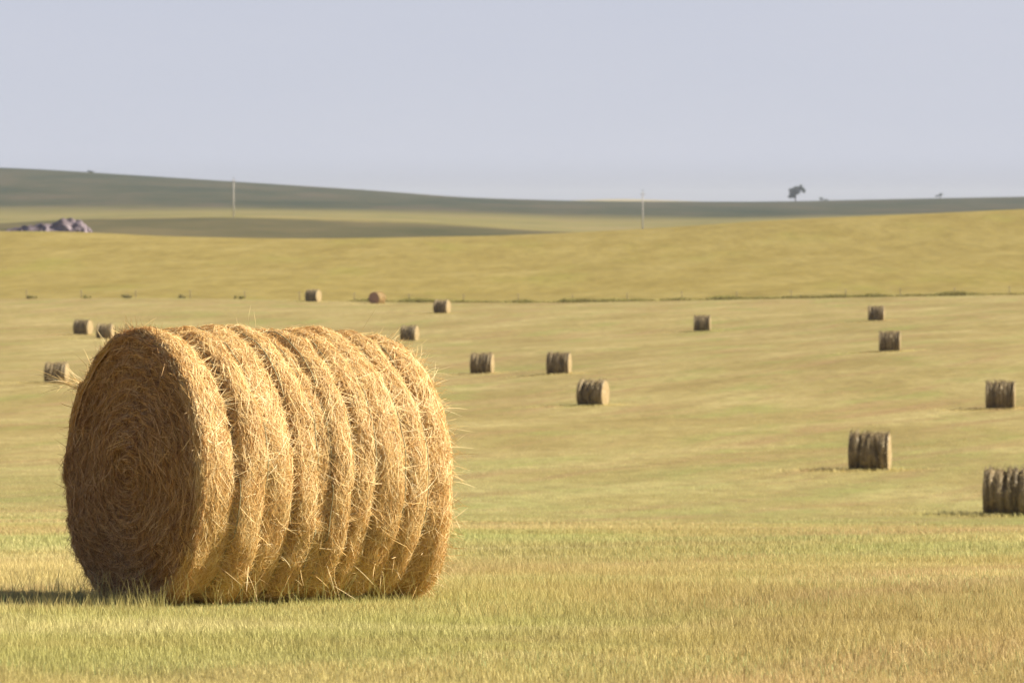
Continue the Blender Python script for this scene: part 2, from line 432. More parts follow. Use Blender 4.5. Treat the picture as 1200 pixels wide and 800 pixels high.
def side_strands(geo, n, lmin, lmax, seed, xr=(0.0, BL), lift=(0.0, 0.013), off=(-0.012, 0.014), spread=0.6, K=4, wid=(0.0011, 0.0024), thr=(0, 2 * np.pi)):
    g = np.random.default_rng(seed)
    x0 = g.uniform(*xr, n); th0 = g.uniform(*thr, n)
    psi = np.where(g.random(n) < 0.72, g.normal(0, spread, n), g.uniform(-np.pi / 2, np.pi / 2, n))
    ln = g.uniform(lmin, lmax, n); s = np.linspace(-0.5, 0.5, K)[None] * ln[:, None]
    curv = g.normal(0, 1.8, n)[:, None]
    x = x0[:, None] + s * np.sin(psi)[:, None] + curv * s * s
    th = th0[:, None] + s * np.cos(psi)[:, None] / RB
    xc = np.clip(x, 0.002, BL - 0.002)
    end = np.linspace(-1, 1, K)[None]
    skew = g.choice([-1.0, 1.0], n)[:, None]
    lf = g.uniform(*lift, n)[:, None] * np.clip((end * skew), 0, 1) ** 1.6
    P = side_pt(xc, th, 0.0) * 1.0
    r = np.linalg.norm(P[..., 1:], axis=2) + g.uniform(*off, n)[:, None] + lf
    P = np.stack([xc + 0.18 * (x - xc), r * np.cos(th), r * np.sin(th)], -1)
    P = settle(P)
    tangent_ribbons(geo, P, g.uniform(*wid, n), np.clip(g.beta(1.5, 1.4, n), 0, 1), np.stack([0 * th, np.cos(th), np.sin(th)], -1), g=g)

def face_strands(geo, n, seed, lmin=0.06, lmax=0.26, off=(-0.010, 0.010), lift=0.03, wid=(0.0011, 0.0023), flip=False, rmax=RB - 0.015):
    g = np.random.default_rng(seed)
    ro0 = rmax * np.sqrt(g.random(n)); th0 = g.uniform(0, 2 * np.pi, n)
    psi = np.where(g.random(n) < 0.8, g.normal(0.12, 0.38, n), g.uniform(-1.5, 1.5, n))
    ln = g.uniform(lmin, lmax, n) * np.clip(0.25 + ro0 / 0.5, 0.3, 1); K = 4
    s = np.linspace(-0.5, 0.5, K)[None] * ln[:, None]
    # straight-ish stems laid along the roll (chords that bend a little with it)
    ct, st = np.cos(th0)[:, None], np.sin(th0)[:, None]
    bend = s * s / np.maximum(ro0, 0.08)[:, None] * 0.42
    tr = s * np.sin(psi)[:, None] - bend * np.cos(psi)[:, None]; tt = s * np.cos(psi)[:, None]
    y = (ro0[:, None] + tr) * ct - tt * st; z = (ro0[:, None] + tr) * st + tt * ct
    ro = np.hypot(y, z); th = np.arctan2(z, y)
    end = np.linspace(-1, 1, K)[None] * g.choice([-1.0, 1.0], n)[:, None]
    x = face_x(np.minimum(ro, RB - 0.01), th) - g.uniform(*off, n)[:, None] - lift * g.random(n)[:, None] ** 2 * np.clip(end, 0, 1) ** 1.5
    if flip: x = BL - x; y = y * BSC; z = z * BSC
    P = settle(np.stack([x, y, z], -1))
    tangent_ribbons(geo, P, g.uniform(*wid, n), np.clip(g.beta(1.1, 1.3, n), 0, 1), np.array([1.0 if flip else -1.0, 0, 0]), g=g)

zc = RB - 0.055
cxm, cym = bx0 + ax[0] * BL / 2, by0 + ax[1] * BL / 2
zb = hz(cxm, cym)
big = thing('hay_bale', (bx0, by0, zb), AX, 'huge shaggy golden round bale with deep twine grooves standing in the near grass', 'hay bale', 'round hay bales on the mown field')
big.rotation_euler = (0, 0.024, AX)
UP = np.array([0, 0, zc - 0.02])

def shifted(geo):
    geo.v = [v + UP.astype(np.float32) for v in geo.v]
    return geo

g1 = Geo()
xs = np.unique(np.concatenate([np.linspace(0.0, BL, 190), np.linspace(0, 0.13, 20), np.linspace(BL - 0.16, BL, 20)])); ths = np.linspace(0, 2 * np.pi, 260, endpoint=False)
X_, T_ = np.meshgrid(xs, ths, indexing='ij')
g1.add(settle(side_pt(X_, T_, -0.012)), grid_quads(len(xs), len(ths), True), None, 0.12)
side_strands(g1, 105000, 0.04, 0.20, 31, wid=(0.0008, 0.0018))
side_strands(g1, 24000, 0.08, 0.30, 32, lift=(0.0, 0.022), off=(0.0, 0.018), spread=0.5, wid=(0.0008, 0.0019))
# coarser wrapped stems lying with the roll on the near rim
side_strands(g1, 5000, 0.10, 0.35, 33, xr=(0.0, 0.16), spread=0.3, lift=(0, 0.02))
link('rolled_side', shifted(g1).mesh('rolled_side'), M_SIDE, big)

def end_disc(geo, flip=False):
    ros = np.linspace(0.0, FR, 70); t2 = np.linspace(0, 2 * np.pi, 200, endpoint=False)
    ro, th = np.meshgrid(ros, t2, indexing='ij')
    x = face_x(ro, th) + 0.012
    if flip: x = BL - x; ro = ro * BSC
    q = grid_quads(70, 200, True)
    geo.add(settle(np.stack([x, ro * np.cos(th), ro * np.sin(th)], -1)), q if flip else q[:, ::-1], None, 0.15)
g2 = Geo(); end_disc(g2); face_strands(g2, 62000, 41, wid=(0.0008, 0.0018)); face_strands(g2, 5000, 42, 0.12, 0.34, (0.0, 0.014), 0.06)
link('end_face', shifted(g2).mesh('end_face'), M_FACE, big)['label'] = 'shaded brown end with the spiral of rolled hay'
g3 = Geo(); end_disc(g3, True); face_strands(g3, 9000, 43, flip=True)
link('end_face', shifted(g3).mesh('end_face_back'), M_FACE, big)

for k, gx_ in enumerate(GROOVES):
    th = np.linspace(0, 2 * np.pi, 181)
    base = np.full_like(th, gx_) - 0.022 * np.sin(th + 1.2) * smooth01(0.05, 0.4, gx_)
    gt = Geo(); gt.tube(settle(side_pt(base, th, 0.018)), 0.0034, 5)
    link('twine', shifted(gt).mesh('twine'), M_TWINE, big)

# straws that stand out of the roll: fuzz all round, a sheaf at the left rim, fringe at the far end
g4 = Geo(); g = np.random.default_rng(51)
def pokers(n, x, th, lmin, lmax, outd, axd, tand, wid=(0.0010, 0.0020), K=6):
    """stems that leave the surface: outward, axial and tangential components (arrays)"""
    ln = g.uniform(lmin, lmax, n)
    p0 = side_pt(x, th, -0.02)
    rad = np.stack([np.zeros(n), np.cos(th), np.sin(th)], -1); tan = np.stack([np.zeros(n), -np.sin(th), np.cos(th)], -1)
    d = rad * outd[:, None] + tan * tand[:, None] + np.array([1., 0, 0])[None] * axd[:, None]
    d /= np.linalg.norm(d, axis=1)[:, None]
    bend = g.normal(0, 0.6, (n, 3)) + np.array([0, 0, -0.25])
    s = np.linspace(0, 1, K)[None, :, None]
    P = p0[:, None] + d[:, None] * ln[:, None, None] * s + bend[:, None] * ln[:, None, None] * s * s * 0.45
    P[..., 2] = np.maximum(P[..., 2], -RB + 0.03)
    tangent_ribbons(g4, P, g.uniform(*wid, n), np.clip(g.beta(3, 1.6, n), 0, 1), g=g)
n = 1500
pokers(n, g.uniform(0.02, BL - 0.02, n), g.uniform(0, 2 * np.pi, n), 0.03, 0.10, g.uniform(0.2, 0.9, n), g.normal(0, 0.6, n), g.normal(0, 0.9, n), wid=(0.0006, 0.0014))
n = 70
pokers(n, g.uniform(0.02, BL - 0.02, n), g.uniform(0, 2 * np.pi, n), 0.10, 0.21, g.uniform(0.4, 1.2, n), g.normal(0, 0.5, n), g.normal(0, 0.6, n), wid=(0.0006, 0.0013))
n = 1500   # fringe of the far end
pokers(n, BL - 0.14 * g.random(n) ** 1.5, g.uniform(0, 2 * np.pi, n), 0.04, 0.16, g.uniform(0.05, 0.7, n), g.uniform(0.1, 1.0, n), g.normal(0, 0.5, n), wid=(0.0006, 0.0014))
n = 160    # fringe of the near rim
pokers(n, 0.10 * g.random(n), g.uniform(0, 2 * np.pi, n), 0.03, 0.10, g.uniform(0.0, 0.8, n), -g.uniform(-0.3, 0.8, n), g.normal(0, 0.7, n), wid=(0.0011, 0.0022))
n = 55     # the sheaf sticking out at the left
pokers(n, g.uniform(0.02, 0.12, n), g.normal(0.585, 0.03, n), 0.08, 0.25, g.uniform(0.7, 1.0, n), g.normal(-0.85, 0.20, n), g.normal(0.02, 0.15, n), wid=(0.0008, 0.0018))
n = 70
pokers(n, g.uniform(0.02, 0.2, n), g.uniform(-0.4, 1.1, n), 0.10, 0.24, g.uniform(0.6, 1.2, n), g.normal(-0.1, 0.4, n), g.normal(0.0, 0.5, n), wid=(0.0006, 0.0012))
n = 700   # ragged stems hanging at the foot of the lit side
pokers(n, g.uniform(0.02, BL, n), np.pi + g.uniform(0.55, 1.25, n), 0.06, 0.20, g.uniform(0.1, 0.5, n), g.normal(0, 0.5, n), g.normal(0.3, 0.8, n), wid=(0.0009, 0.0019))
n = 12     # the few thick straws over the dark end
pokers(n, g.uniform(0.0, 0.06, n), np.pi - g.uniform(-0.6, 1.4, n), 0.06, 0.13, g.uniform(-0.9, -0.3, n), -g.uniform(0.1, 0.4, n), g.normal(0.2, 0.5, n), wid=(0.0018, 0.0028))
tag(link('loose_straw', shifted(g4).mesh('loose_straw'), M_SIDE, big), kind='stuff')

# ------------------------------------------------------------------ bales in the field behind
def field_bale_meshes(seed):
    g = np.random.default_rng(seed)
    L_, R0 = 1.62, 0.82
    n1 = sines(seed, 14, 2.5, 9, 3); n2 = sines(seed + 50, 16, 12, 32, 3)
    gro = np.sort(np.linspace(0.20, L_ - 0.20, 6) + g.normal(0, 0.05, 6)); dep = g.uniform(0.06, 0.19, 6); sl = g.normal(0, 0.045, 6)
    def rad(x, th):
        c, s = np.cos(th), np.sin(th)
        r = R0 + 0.034 * n1(x * 3.2, c * 0.9, s * 0.9) + 0.012 * n2(x * 1.6, c * .35, s * .35)
        for k in range(6):
            xx = gro[k] + sl[k] * s + 0.03 * n1(c + k, s, 0.3 * k)
            w = 0.058 * (1 + 0.3 * n1(s * 2, c * 2, k))
            r = r - dep[k] * (0.7 + 0.55 * n1(k * 3.1, c * 1.2, s * 1.2)) * np.exp(-((x - xx) / w) ** 2)
        for e in (x, L_ - x): r = r - 0.05 * np.clip(1 - e / 0.06, 0, 1) ** 2
        return r
    def settle2(P):
        z = P[..., 2]; fl = -R0 + 0.07
        return np.stack([P[..., 0] - L_ / 2, P[..., 1] * (1 + 0.025 * np.clip(-z, 0, 1)), np.where(z < fl + 0.08, fl + 0.08 * np.exp(np.clip((z - fl - 0.08) / 0.08, -6, 0)), z) + R0 - 0.09], -1)
    A = Geo(); xs = np.linspace(0, L_, 80); ths = np.linspace(0, 2 * np.pi, 120, endpoint=False)
    X, T = np.meshgrid(xs, ths, indexing='ij'); r = rad(X, T)
    A.add(settle2(np.stack([X, r * np.cos(T), r * np.sin(T)], -1)), grid_quads(80, 120, True), None, np.clip(0.46 + 0.42 * n2(X * 1.6, 0.06 * np.cos(T), 0.06 * np.sin(T)), 0, 1))  # streak tint: weathered layers plus painted groove shade
    n = 5000
    x0 = g.uniform(0, L_, n); t0 = g.uniform(0, 2 * np.pi, n); ps = g.normal(0, 0.6, n); ln = g.uniform(0.08, 0.35, n); s = np.linspace(-.5, .5, 4)[None] * ln[:, None]
    x = np.clip(x0[:, None] + s * np.sin(ps)[:, None], 0, L_); th = t0[:, None] + s * np.cos(ps)[:, None] / R0
    r = rad(x, th) + g.uniform(-.005, .02, n)[:, None] + 0.05 * g.random(n)[:, None] ** 2 * np.clip(s / ln[:, None] * 2, 0, 1)
    tangent_ribbons(A, settle2(np.stack([x, r * np.cos(th), r * np.sin(th)], -1)), g.uniform(.003, .006, n), g.beta(2, 2, n), g=g)
    n = 1800; x0 = g.uniform(0, L_, n); t0 = g.uniform(0, 2 * np.pi, n); ln = g.uniform(.06, .22, n); d = g.normal(0, .5, (n, 3)); f = np.linspace(0, 1, 4)
    rr = rad(x0, t0)[:, None] + f * ln[:, None]; th = t0[:, None] + d[:, :1] * f * ln[:, None] / R0
    tangent_ribbons(A, settle2(np.stack([x0[:, None] + d[:, 1:2] * f * ln[:, None], rr * np.cos(th), rr * np.sin(th)], -1)), g.uniform(.003, .007, n), g.beta(2, 2, n), g=g)
    me = [A.mesh('rolled_side_mesh')]
    for sgn in (0, 1):
        B = Geo(); ros = np.linspace(0, 1, 26); ro, th = np.meshgrid(ros, ths, indexing='ij')
        xe = 0.0 if sgn == 0 else L_
        rr = ro * (rad(np.full_like(th, xe), th) - 0.001)
        dx = (0.012 * np.sin(ro * 52 + th) + 0.018 * n1(rr * np.cos(th) * 2, rr * np.sin(th) * 2, sgn) + 0.03 * (1 - ro ** 2)) * (1 - ro ** 6)
        q = grid_quads(26, 120, True)
        B.add(settle2(np.stack([xe + (dx if sgn else -dx), rr * np.cos(th), rr * np.sin(th)], -1)), q if sgn else q[:, ::-1], None, np.clip(0.5 + 0.3 * n2(rr * np.cos(th) * 2, rr * np.sin(th) * 2, 1.0), 0, 1))
        me.append(B.mesh('end_face_mesh'))
    return me
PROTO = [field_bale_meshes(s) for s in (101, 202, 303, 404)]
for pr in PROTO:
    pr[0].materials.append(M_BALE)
    for k in (1, 2): pr[k].materials.append(M_BEND)

GRP = 'round hay bales on the mown field'
# photograph column of the middle, row of the foot, search range, height in px, degrees the right end is turned to the camera, label
BALES = [
    (1184, 604, 100, 150, 57, 12, 'dark striped round bale cut off by the right edge of the photo'),
    (1020, 551, 140, 200, 46, 11, 'mid distance round bale with pale right end, just left of the cut off bale'),
    (1173, 479, 200, 280, 33, 8, 'round bale near the right edge, directly above the cut off bale'),
    (695, 475, 200, 290, 31, 19, 'round bale with wide sunlit right end, nearest one at mid picture'),
    (655, 438, 260, 360, 26, 10, 'round bale with narrow pale end, just behind the mid picture bale'),
    (565, 438, 260, 360, 25, 9, 'round bale closest to the right flank of the huge golden bale'),
    (1043, 412, 290, 400, 24, 7, 'small dark striped bale at far right, next below the smallest bale there'),
    (1027, 376, 380, 480, 18, 8, 'smallest dark bale at far right, closest below the weedy fence line'),
    (823, 388, 360, 500, 19, 6, 'lone small dark bale between the mid picture and right hand bales'),
    (480, 399, 370, 460, 18, 16, 'small bale just above the right shoulder of the huge golden bale'),
    (518, 367, 470, 540, 17, 19, 'small bale with pale right end and shadow, in front of the weedy fence line'),
    (442, 356.0, 530, 558, 16, -62, 'small round bale with its russet round end facing the camera'),
    (367, 353.5, 530, 558, 15, 22, 'tiny bale by the fence line, left of the russet ended bale'),
    (97, 392, 400, 450, 18, 16, 'left of the pair of small bales at the far left of the field'),
    (123, 397, 390, 440, 18, 7, 'right of the pair of small bales, half hidden by the huge bale\'s straws'),
    (66, 449, 260, 310, 25, 6, 'bale at the left edge seen behind the straw sheaf of the huge bale'),
]
BPOS = []; BXY = []
for k, (px, py, lo, hi, hpx, turn, lab) in enumerate(BALES):
    D = ground_hit(px, py, lo, hi)
    x, y = at(px, D)
    pr = PROTO[(0, 2, 3, 1, 2, 0, 3, 1, 3, 0, 1, 2, 3, 2, 1, 0)[k]]
    t = thing('hay_bale', (x, y, hz(x, y) - 0.02), R_(-turn), lab, 'hay bale', GRP)
    BXY.append((x, y))
    sc = float(np.clip(hpx * D / F / 1.60, 0.92, 1.12))
    t.scale = (sc, sc, sc)
    BPOS.append((px, round(D), round(hpx * D / F / 1.60, 2)))
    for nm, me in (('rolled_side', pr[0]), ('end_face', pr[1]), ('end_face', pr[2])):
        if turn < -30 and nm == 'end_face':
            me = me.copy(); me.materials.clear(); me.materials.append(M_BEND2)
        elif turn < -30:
            me = me.copy(); me.materials.clear(); me.materials.append(M_SUNLIT)
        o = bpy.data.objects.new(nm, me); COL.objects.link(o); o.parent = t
print('BALES', BPOS)

# ------------------------------------------------------------------ stubble: single blades near, coarser tufts further out
GR = sines(61, 12, 0.5, 3.0, 2)
def blades(geo, n, d0, d1, hh, ww, seed, power, fade=False):
    g = np.random.default_rng(seed)
    u = g.random(n); D = (d0 ** power + u * (d1 ** power - d0 ** power)) ** (1 / power)
    x = g.uniform(-1, 1, n) * (0.16 * D + 1.2)
    # keep the bale's footprint free
    lx = (x - bx0) * ax[0] + (D - by0) * ax[1]; ly = -(x - bx0) * ax[1] + (D - by0) * ax[0]
    ok = ~((lx > 0.03) & (lx < BL - 0.05) & (np.abs(ly) < 0.42))
    ok &= g.random(len(x)) < smooth01(d1 * 1.0, d1 * 0.33, D) if fade else True
    x, D = x[ok], D[ok]; n = len(x)
    z = height(x, D)
    h = g.uniform(*hh, n) * (0.8 + 0.35 * GR(x, D)).clip(0.35, 1.5) * (1 + 0.9 * (g.random(n) > 0.985))
    w = g.uniform(*ww, n)
    a = g.uniform(0, 2 * np.pi, n); side = np.stack([np.cos(a), np.sin(a), np.zeros(n)], -1)
    lean = g.normal(0, 0.33, (n, 2)); 
    P = np.zeros((n, 3, 3)); P[:, :, 0] = x[:, None]; P[:, :, 1] = D[:, None]; P[:, :, 2] = z[:, None]
    for k, (f, b) in enumerate(((-0.1, 0), (0.55, 0.45), (1.0, 1.0))):
        P[:, k, 2] += f * h; P[:, k, 0] += lean[:, 0] * h * b * (0.6 + 0.4 * b); P[:, k, 1] += lean[:, 1] * h * b * (0.6 + 0.4 * b)
    W = w[:, None] * np.array([1.0, 0.75, 0.12])[None]
    geo.ribbons(P, np.broadcast_to(side[:, None], P.shape), W, g.random(n))
gg = Geo()
blades(gg, 520000, 13.5, 34, (0.035, 0.082), (0.0009, 0.0021), 71, 1.5)
blades(gg, 290000, 33, 75, (0.035, 0.075), (0.0018, 0.004), 72, 1.2)
blades(gg, 440000, 74, 340, (0.03, 0.06), (0.005, 0.010), 73, 1.3, True)
g = np.random.default_rng(74)
for bx, by in BXY:
    n = 1500; x = bx + g.normal(-0.9, 1.5, n); y = by + g.normal(-0.75, 0.55, n); z = height(x, y); h = g.uniform(0.05, 0.17, n)
    le = g.normal(0, 0.6, (n, 2)) * h[:, None]; a = g.uniform(0, 2 * np.pi, n); sd = np.stack([np.cos(a), np.sin(a), 0 * a], -1)
    f = np.array([-0.1, 0.5, 1.0])
    P = np.stack([x[:, None] + le[:, :1] * f ** 2, y[:, None] + le[:, 1:] * f ** 2, z[:, None] + h[:, None] * f], -1)
    gg.ribbons(P, np.broadcast_to(sd[:, None], P.shape), g.uniform(0.006, 0.016, n)[:, None] * np.array([1, .8, .2]), g.uniform(0.2, 1, n))
n = 5000
x = bx0 + g.uniform(-3.6, 0.3, n); y = by0 + g.uniform(-1.5, 0.1, n); z = height(x, y); h = g.uniform(0.05, 0.13, n); le = g.normal(0, 0.25, (n, 2)) * h[:, None]
a = g.uniform(0, 2 * np.pi, n); sd = np.stack([np.cos(a), np.sin(a), 0 * a], -1); f = np.array([-0.1, 0.5, 1.0])
P = np.stack([x[:, None] + le[:, :1] * f ** 2, y[:, None] + le[:, 1:] * f ** 2, z[:, None] + h[:, None] * f], -1)
gg.ribbons(P, np.broadcast_to(sd[:, None], P.shape), g.uniform(0.0009, 0.0021, n)[:, None] * np.array([1, .8, .15]), g.random(n))
# a few tall pale stems left standing against the foot of the bale
g = np.random.default_rng(75)
n = 260
lx = g.uniform(-0.4, 2.0, n); ly = -0.80 - 0.25 * g.random(n); sel = g.random(n) < 0.5
lx = np.where(sel, g.uniform(-0.45, -0.02, n), lx); ly = np.where(sel, g.uniform(-0.75, 0.8, n), ly)
wx = bx0 + lx * ax[0] - ly * ax[1]; wy = by0 + lx * ax[1] + ly * ax[0]
h = g.uniform(0.08, 0.24, n); le = g.normal(0, 0.28, (n, 2)); zz = height(wx, wy)
s = np.array([0, 0.5, 1.0])
P = np.stack([wx[:, None] + le[:, :1] * h[:, None] * s ** 2, wy[:, None] + le[:, 1:] * h[:, None] * s ** 2, zz[:, None] + h[:, None] * s], -1)
gg.ribbons(P, np.broadcast_to(np.array([1., 0, 0]), P.shape), np.full((n, 3), 0.0016) * np.array([1, .8, .4]), g.uniform(0.4, 1, n))
tag(link('stubble_grass', gg.mesh('stubble_grass'), M_GRASS), 'short dry stubble and green regrowth covering the near field', 'grass', kind='stuff')

# ------------------------------------------------------------------ fence line: weeds, posts and wire
def fence_y(x): return 560.5 + 0 * x
g = np.random.default_rng(81)
wn = sines(82, 12, 0.12, 1.6, 1)
def leafball(geo, c, rad, n, size, g, flat=1.0):
    d = g.normal(size=(n, 3)); d /= np.linalg.norm(d, axis=1)[:, None]
    p = np.asarray(c) + d * (g.random(n) ** 0.5)[:, None] * np.asarray(rad)
    u = g.normal(size=(n, 3)); u /= np.linalg.norm(u, axis=1)[:, None]
    v = np.cross(u, g.normal(size=(n, 3))); v /= np.linalg.norm(v, axis=1)[:, None]
    s = g.uniform(0.5, 1.0, n)[:, None] * size
    V = np.stack([p - u * s, p + v * s * 0.5, p + u * s, p - v * s * 0.5], 1).reshape(-1, 3)
    geo.add(V, np.arange(4 * n).reshape(-1, 4), None, np.repeat(g.random(n), 4))
n = 30000
x = g.uniform(-26, 110, n); amp = np.clip(0.55 + 0.5 * wn(x), 0.25, 0.9) * smooth01(-26, -20, x)
keep = g.random(n) < amp; x = x[keep]; amp = amp[keep]; n = len(x)
y = 560.5 + g.normal(0, 0.35, n); h = g.uniform(0.15, 0.62, n) * (0.35 + amp)
w = Geo(); a = g.uniform(0, np.pi, n); sd = np.stack([np.cos(a), np.sin(a), np.zeros(n)], -1)
P = np.stack([x[:, None] + g.normal(0, .2, (n, 1)) * np.array([0, .4, 1.]), y[:, None] + g.normal(0, .2, (n, 1)) * np.array([0, .4, 1.]), height(x, y)[:, None] + h[:, None] * np.array([-.05, .5, 1.])], -1)
w.ribbons(P, np.broadcast_to(sd[:, None], P.shape), g.uniform(0.02, 0.05, n)[:, None] * np.array([1, .9, .2]), g.random(n))
tag(link('weed_strip', w.mesh('weed_strip'), M_WEED), 'uneven strip of green and brown weeds along the fence line below the golden field', 'weeds', kind='stuff')

for px, dk, sz, lab in ((38, 0, 0.5, 'faint weed clump on the fence line nearest the left edge'),
                        (100, 0, 0.5, 'faint weed clump on the fence line right above the pair of small bales'),
                        (150, 1, 0.75, 'darkest weed clump on the left fence line, above the huge bale\'s left shoulder'),
                        (213, 1, 0.6, 'low wide weed clump on the fence line above the top of the huge bale'),
                        (281, 0, 0.5, 'small weed clump on the fence line left of the tiny bale')):
    x, y = at(px, 560.0)
    t = thing('weed_clump', (x, y, hz(x, y)), 0, lab, 'weed clump', 'weed clumps on the fence line')
    q = Geo()
    for k in range(5): leafball(q, (g.normal(0, sz * .7), g.normal(0, .4), sz * g.uniform(.2, .6)), (sz * .5, sz * .5, sz * .42), 60, 0.15, g)
    link('foliage', q.mesh('weed_foliage'), M_WEED2 if dk else M_WEED, t)
    q = Geo()
    for k in range(7): q.tube([(g.normal(0, .08), g.normal(0, .08), -0.1), (g.normal(0, .3 * sz), g.normal(0, .2), sz * .5), (g.normal(0, .6 * sz), g.normal(0, .3), sz * g.uniform(.8, 1.3))], [.018, .012, .005], 5)
    link('stem', q.mesh('weed_stem'), M_POST, t)

fx0 = at(600, 561)[0]
fen = thing('wire_fence', (0, 561.0, 0), 0, 'faint row of thin wooden posts along the weedy edge of the golden field', 'fence')
pxs = np.arange(671 - 64 * 13, 1420, 64)
tops = []
for p in pxs:
    x = (p - 600) * 561 / F; z = hz(x, 561.0); q = Geo()
    le = g.normal(0, 0.03); hh = 1.25 + g.normal(0, .06)
    q.tube([(x, 0, z - 0.3), (x + le * .5, 0, z + hh * .6), (x + le, 0, z + hh), (x + le, 0, z + hh + 0.02)], [.055, .052, .048, .03], 8)
    link('post', q.mesh('post'), M_POST, fen); tops.append((x + le, z))
for hw in (0.45, 0.8, 1.12):
    q = Geo(); q.tube([(a, -0.06, b + hw) for a, b in tops], 0.004, 4)
    link('wire', q.mesh('wire'), M_WIRE, fen)

# ------------------------------------------------------------------ poles on the ridge
for px, top, D, lab in ((274, 207, 1290, 'taller bleached utility pole on the ridge at left, reaching above the dark hill'),
                        (753, 222, 1240, 'faint bleached utility pole just right of picture centre behind the golden field')):
    x, y = at(px, D); z = hz(x, y); H = (EYE - top) * D / F - z
    t = thing('utility_pole', (x, y, z), 0, lab, 'utility pole', 'utility poles behind the golden field')
    q = Geo(); q.tube([(0, 0, -0.5), (0, 0, H * .5), (0, 0, H - 0.9), (0, 0, H - 0.88)], [.21, .18, .14, .10], 12)
    link('shaft', q.mesh('pole_shaft'), M_POLE, t)
    q = Geo(); q.tube([(-0.7, -.16, H - 1.6), (0.7, -.16, H - 1.6)], .07, 6)
    link('crossarm', q.mesh('crossarm'), M_POST, t)
    q = Geo(); q.tube([(0, 0, H - 0.9), (0, 0, H - 0.6), (0, 0, H - 0.55), (0, 0, H - 0.3), (0, 0, H - 0.25), (0, 0, H)], [.05, .05, .16, .16, .12, .08], 10)
    link('insulator', q.mesh('insulator'), M_CERAMIC, t)
    for sx in (-0.6, 0.6):
        q = Geo(); q.tube([(sx, -.16, H - 1.53), (sx, -.16, H - 1.4), (sx, -.16, H - 1.38), (sx, -.16, H - 1.15)], [.03, .03, .10, .07], 8)
        link('insulator', q.mesh('insulator'), M_CERAMIC, t)

# ------------------------------------------------------------------ purple grey rock pile at the left, a guess at a blurred shape
g = np.random.default_rng(91)
D = 935.0
OX = [(0, 271.5), (12, 267.5), (28, 263), (45, 260), (58, 258), (66, 255), (76, 251), (84, 250), (92, 251.5), (100, 257), (106, 266)]
x0, y0 = at(53, D); z0 = hz(x0, y0)
base = z0 - 1.0
nx, na = 150, 48
u = np.linspace(-8, 106, nx)
topz = np.interp(u, [a for a, _ in OX], [b for _, b in OX])
rn = sines(92, 16, 0.6, 3.2, 3); rn2 = sines(93, 12, 0.15, 0.6, 3)
V = np.zeros((nx, na, 3))
for i in range(nx):
    X = (u[i] - 53) * D / F
    H = max(0.4, -(topz[i] - EYE) * D / F - base)
    for j, a in enumerate(np.linspace(0, np.pi, na)):
        Yd = -math.cos(a) * (2.2 + H * 0.75); Zd = math.sin(a) ** 0.8 * H
        k = 1 + 0.13 * rn(X, Yd, Zd) + 0.12 * rn2(X, Yd, Zd)
        # blocky joints
        st = 0.7 * (np.mod(X * 0.55 + 0.35 * Yd + rn2(X, Yd, Zd), 1) - 0.5)
        V[i, j] = (X + 0.35 * rn(Yd, Zd, X), Yd * k, 0.84 * Zd * k + st * smooth01(0.2, 1.5, Zd))
rk = link('rock_heap', mesh_np('rock_heap', V, grid_quads(nx, na), smooth=False), M_ROCK)
rk.location = (x0, y0, base)
tag(rk, 'low lumpy purple grey rocky heap at the far left below the dark hill', 'rock outcrop')

# ------------------------------------------------------------------ far trees and bushes on the skyline
def tree(px, D, base_row, clumps, trunk_h, lab, cat='tree', name='tree', leaves=260, size=0.6, group=None):
    """clumps: (column px, row px, half width px, half height px)"""
    x, y = at(px, D); zt = hz(x, y); k = D / F
    t = thing(name, (x, y, zt), 0, lab, cat, group)
    q = Geo()
    for c, r, a, b in clumps:
        cc = np.array([(c - px) * k, g.normal(0, a * k * .4), (EYE - r) * k - zt])
        for _ in range(8):
            o = g.normal(0, 0.30, 3) * np.array([a, a, b]) * k
            leafball(q, cc + o, np.array([a, a, b]) * k * g.uniform(.35, .7), leaves // 8, size, g)
    link('crown' if name == 'tree' else 'foliage', q.mesh('foliage'), M_LEAF, t)
    q = Geo()
    q.tube([(0, 0, -0.6), (0.1 * k, 0, trunk_h * .5), (0, 0.1, trunk_h)], [size * 0.9, size * .65, size * .45], 8)
    for c, r, a, b in clumps:
        e = np.array([(c - px) * k, 0, (EYE - r) * k - zt])
        q.tube([(0, 0.05, trunk_h * .8), tuple(e * np.array([.5, 1, .5]) + np.array([0, 0, trunk_h * .45])), tuple(e)], [size * .4, size * .28, size * .1], 6)
    link('trunk' if name == 'tree' else 'stem', q.mesh('trunk'), M_BARK, t)
tree(932, 3900, 236, [(926.5, 228.5, 4, 4), (929, 223, 4.5, 4), (930.5, 229, 4, 4.5), (933, 220.5, 3.6, 2.8), (938, 220.3, 3.6, 2.8), (934.5, 225, 4, 4), (941.5, 223, 2.6, 2.8)], 9.0, 'rounded grey blue tree standing alone on the right hand skyline', leaves=800, size=0.85)
for px, D, cl, lab in ((962, 3700, [(962, 232.5, 3, 2.2), (967, 234, 3, 1.4)], 'low faint bush on the skyline just right of the lone tree'),
                       (1102, 3650, [(1102, 228.5, 3, 2.4), (1098, 230, 2.5, 1.5)], 'small dark bush on the skyline far right of the lone tree'),
                       (106, 3620, [(105, 200.5, 3.5, 1.5), (109, 201.5, 3, 1.2)], 'tiny dark bush on the crest of the dark left hill')):
    tree(px, D, 0, cl, 1.2, lab, 'bush', 'bush', 240, 0.5, 'bushes on the skyline')

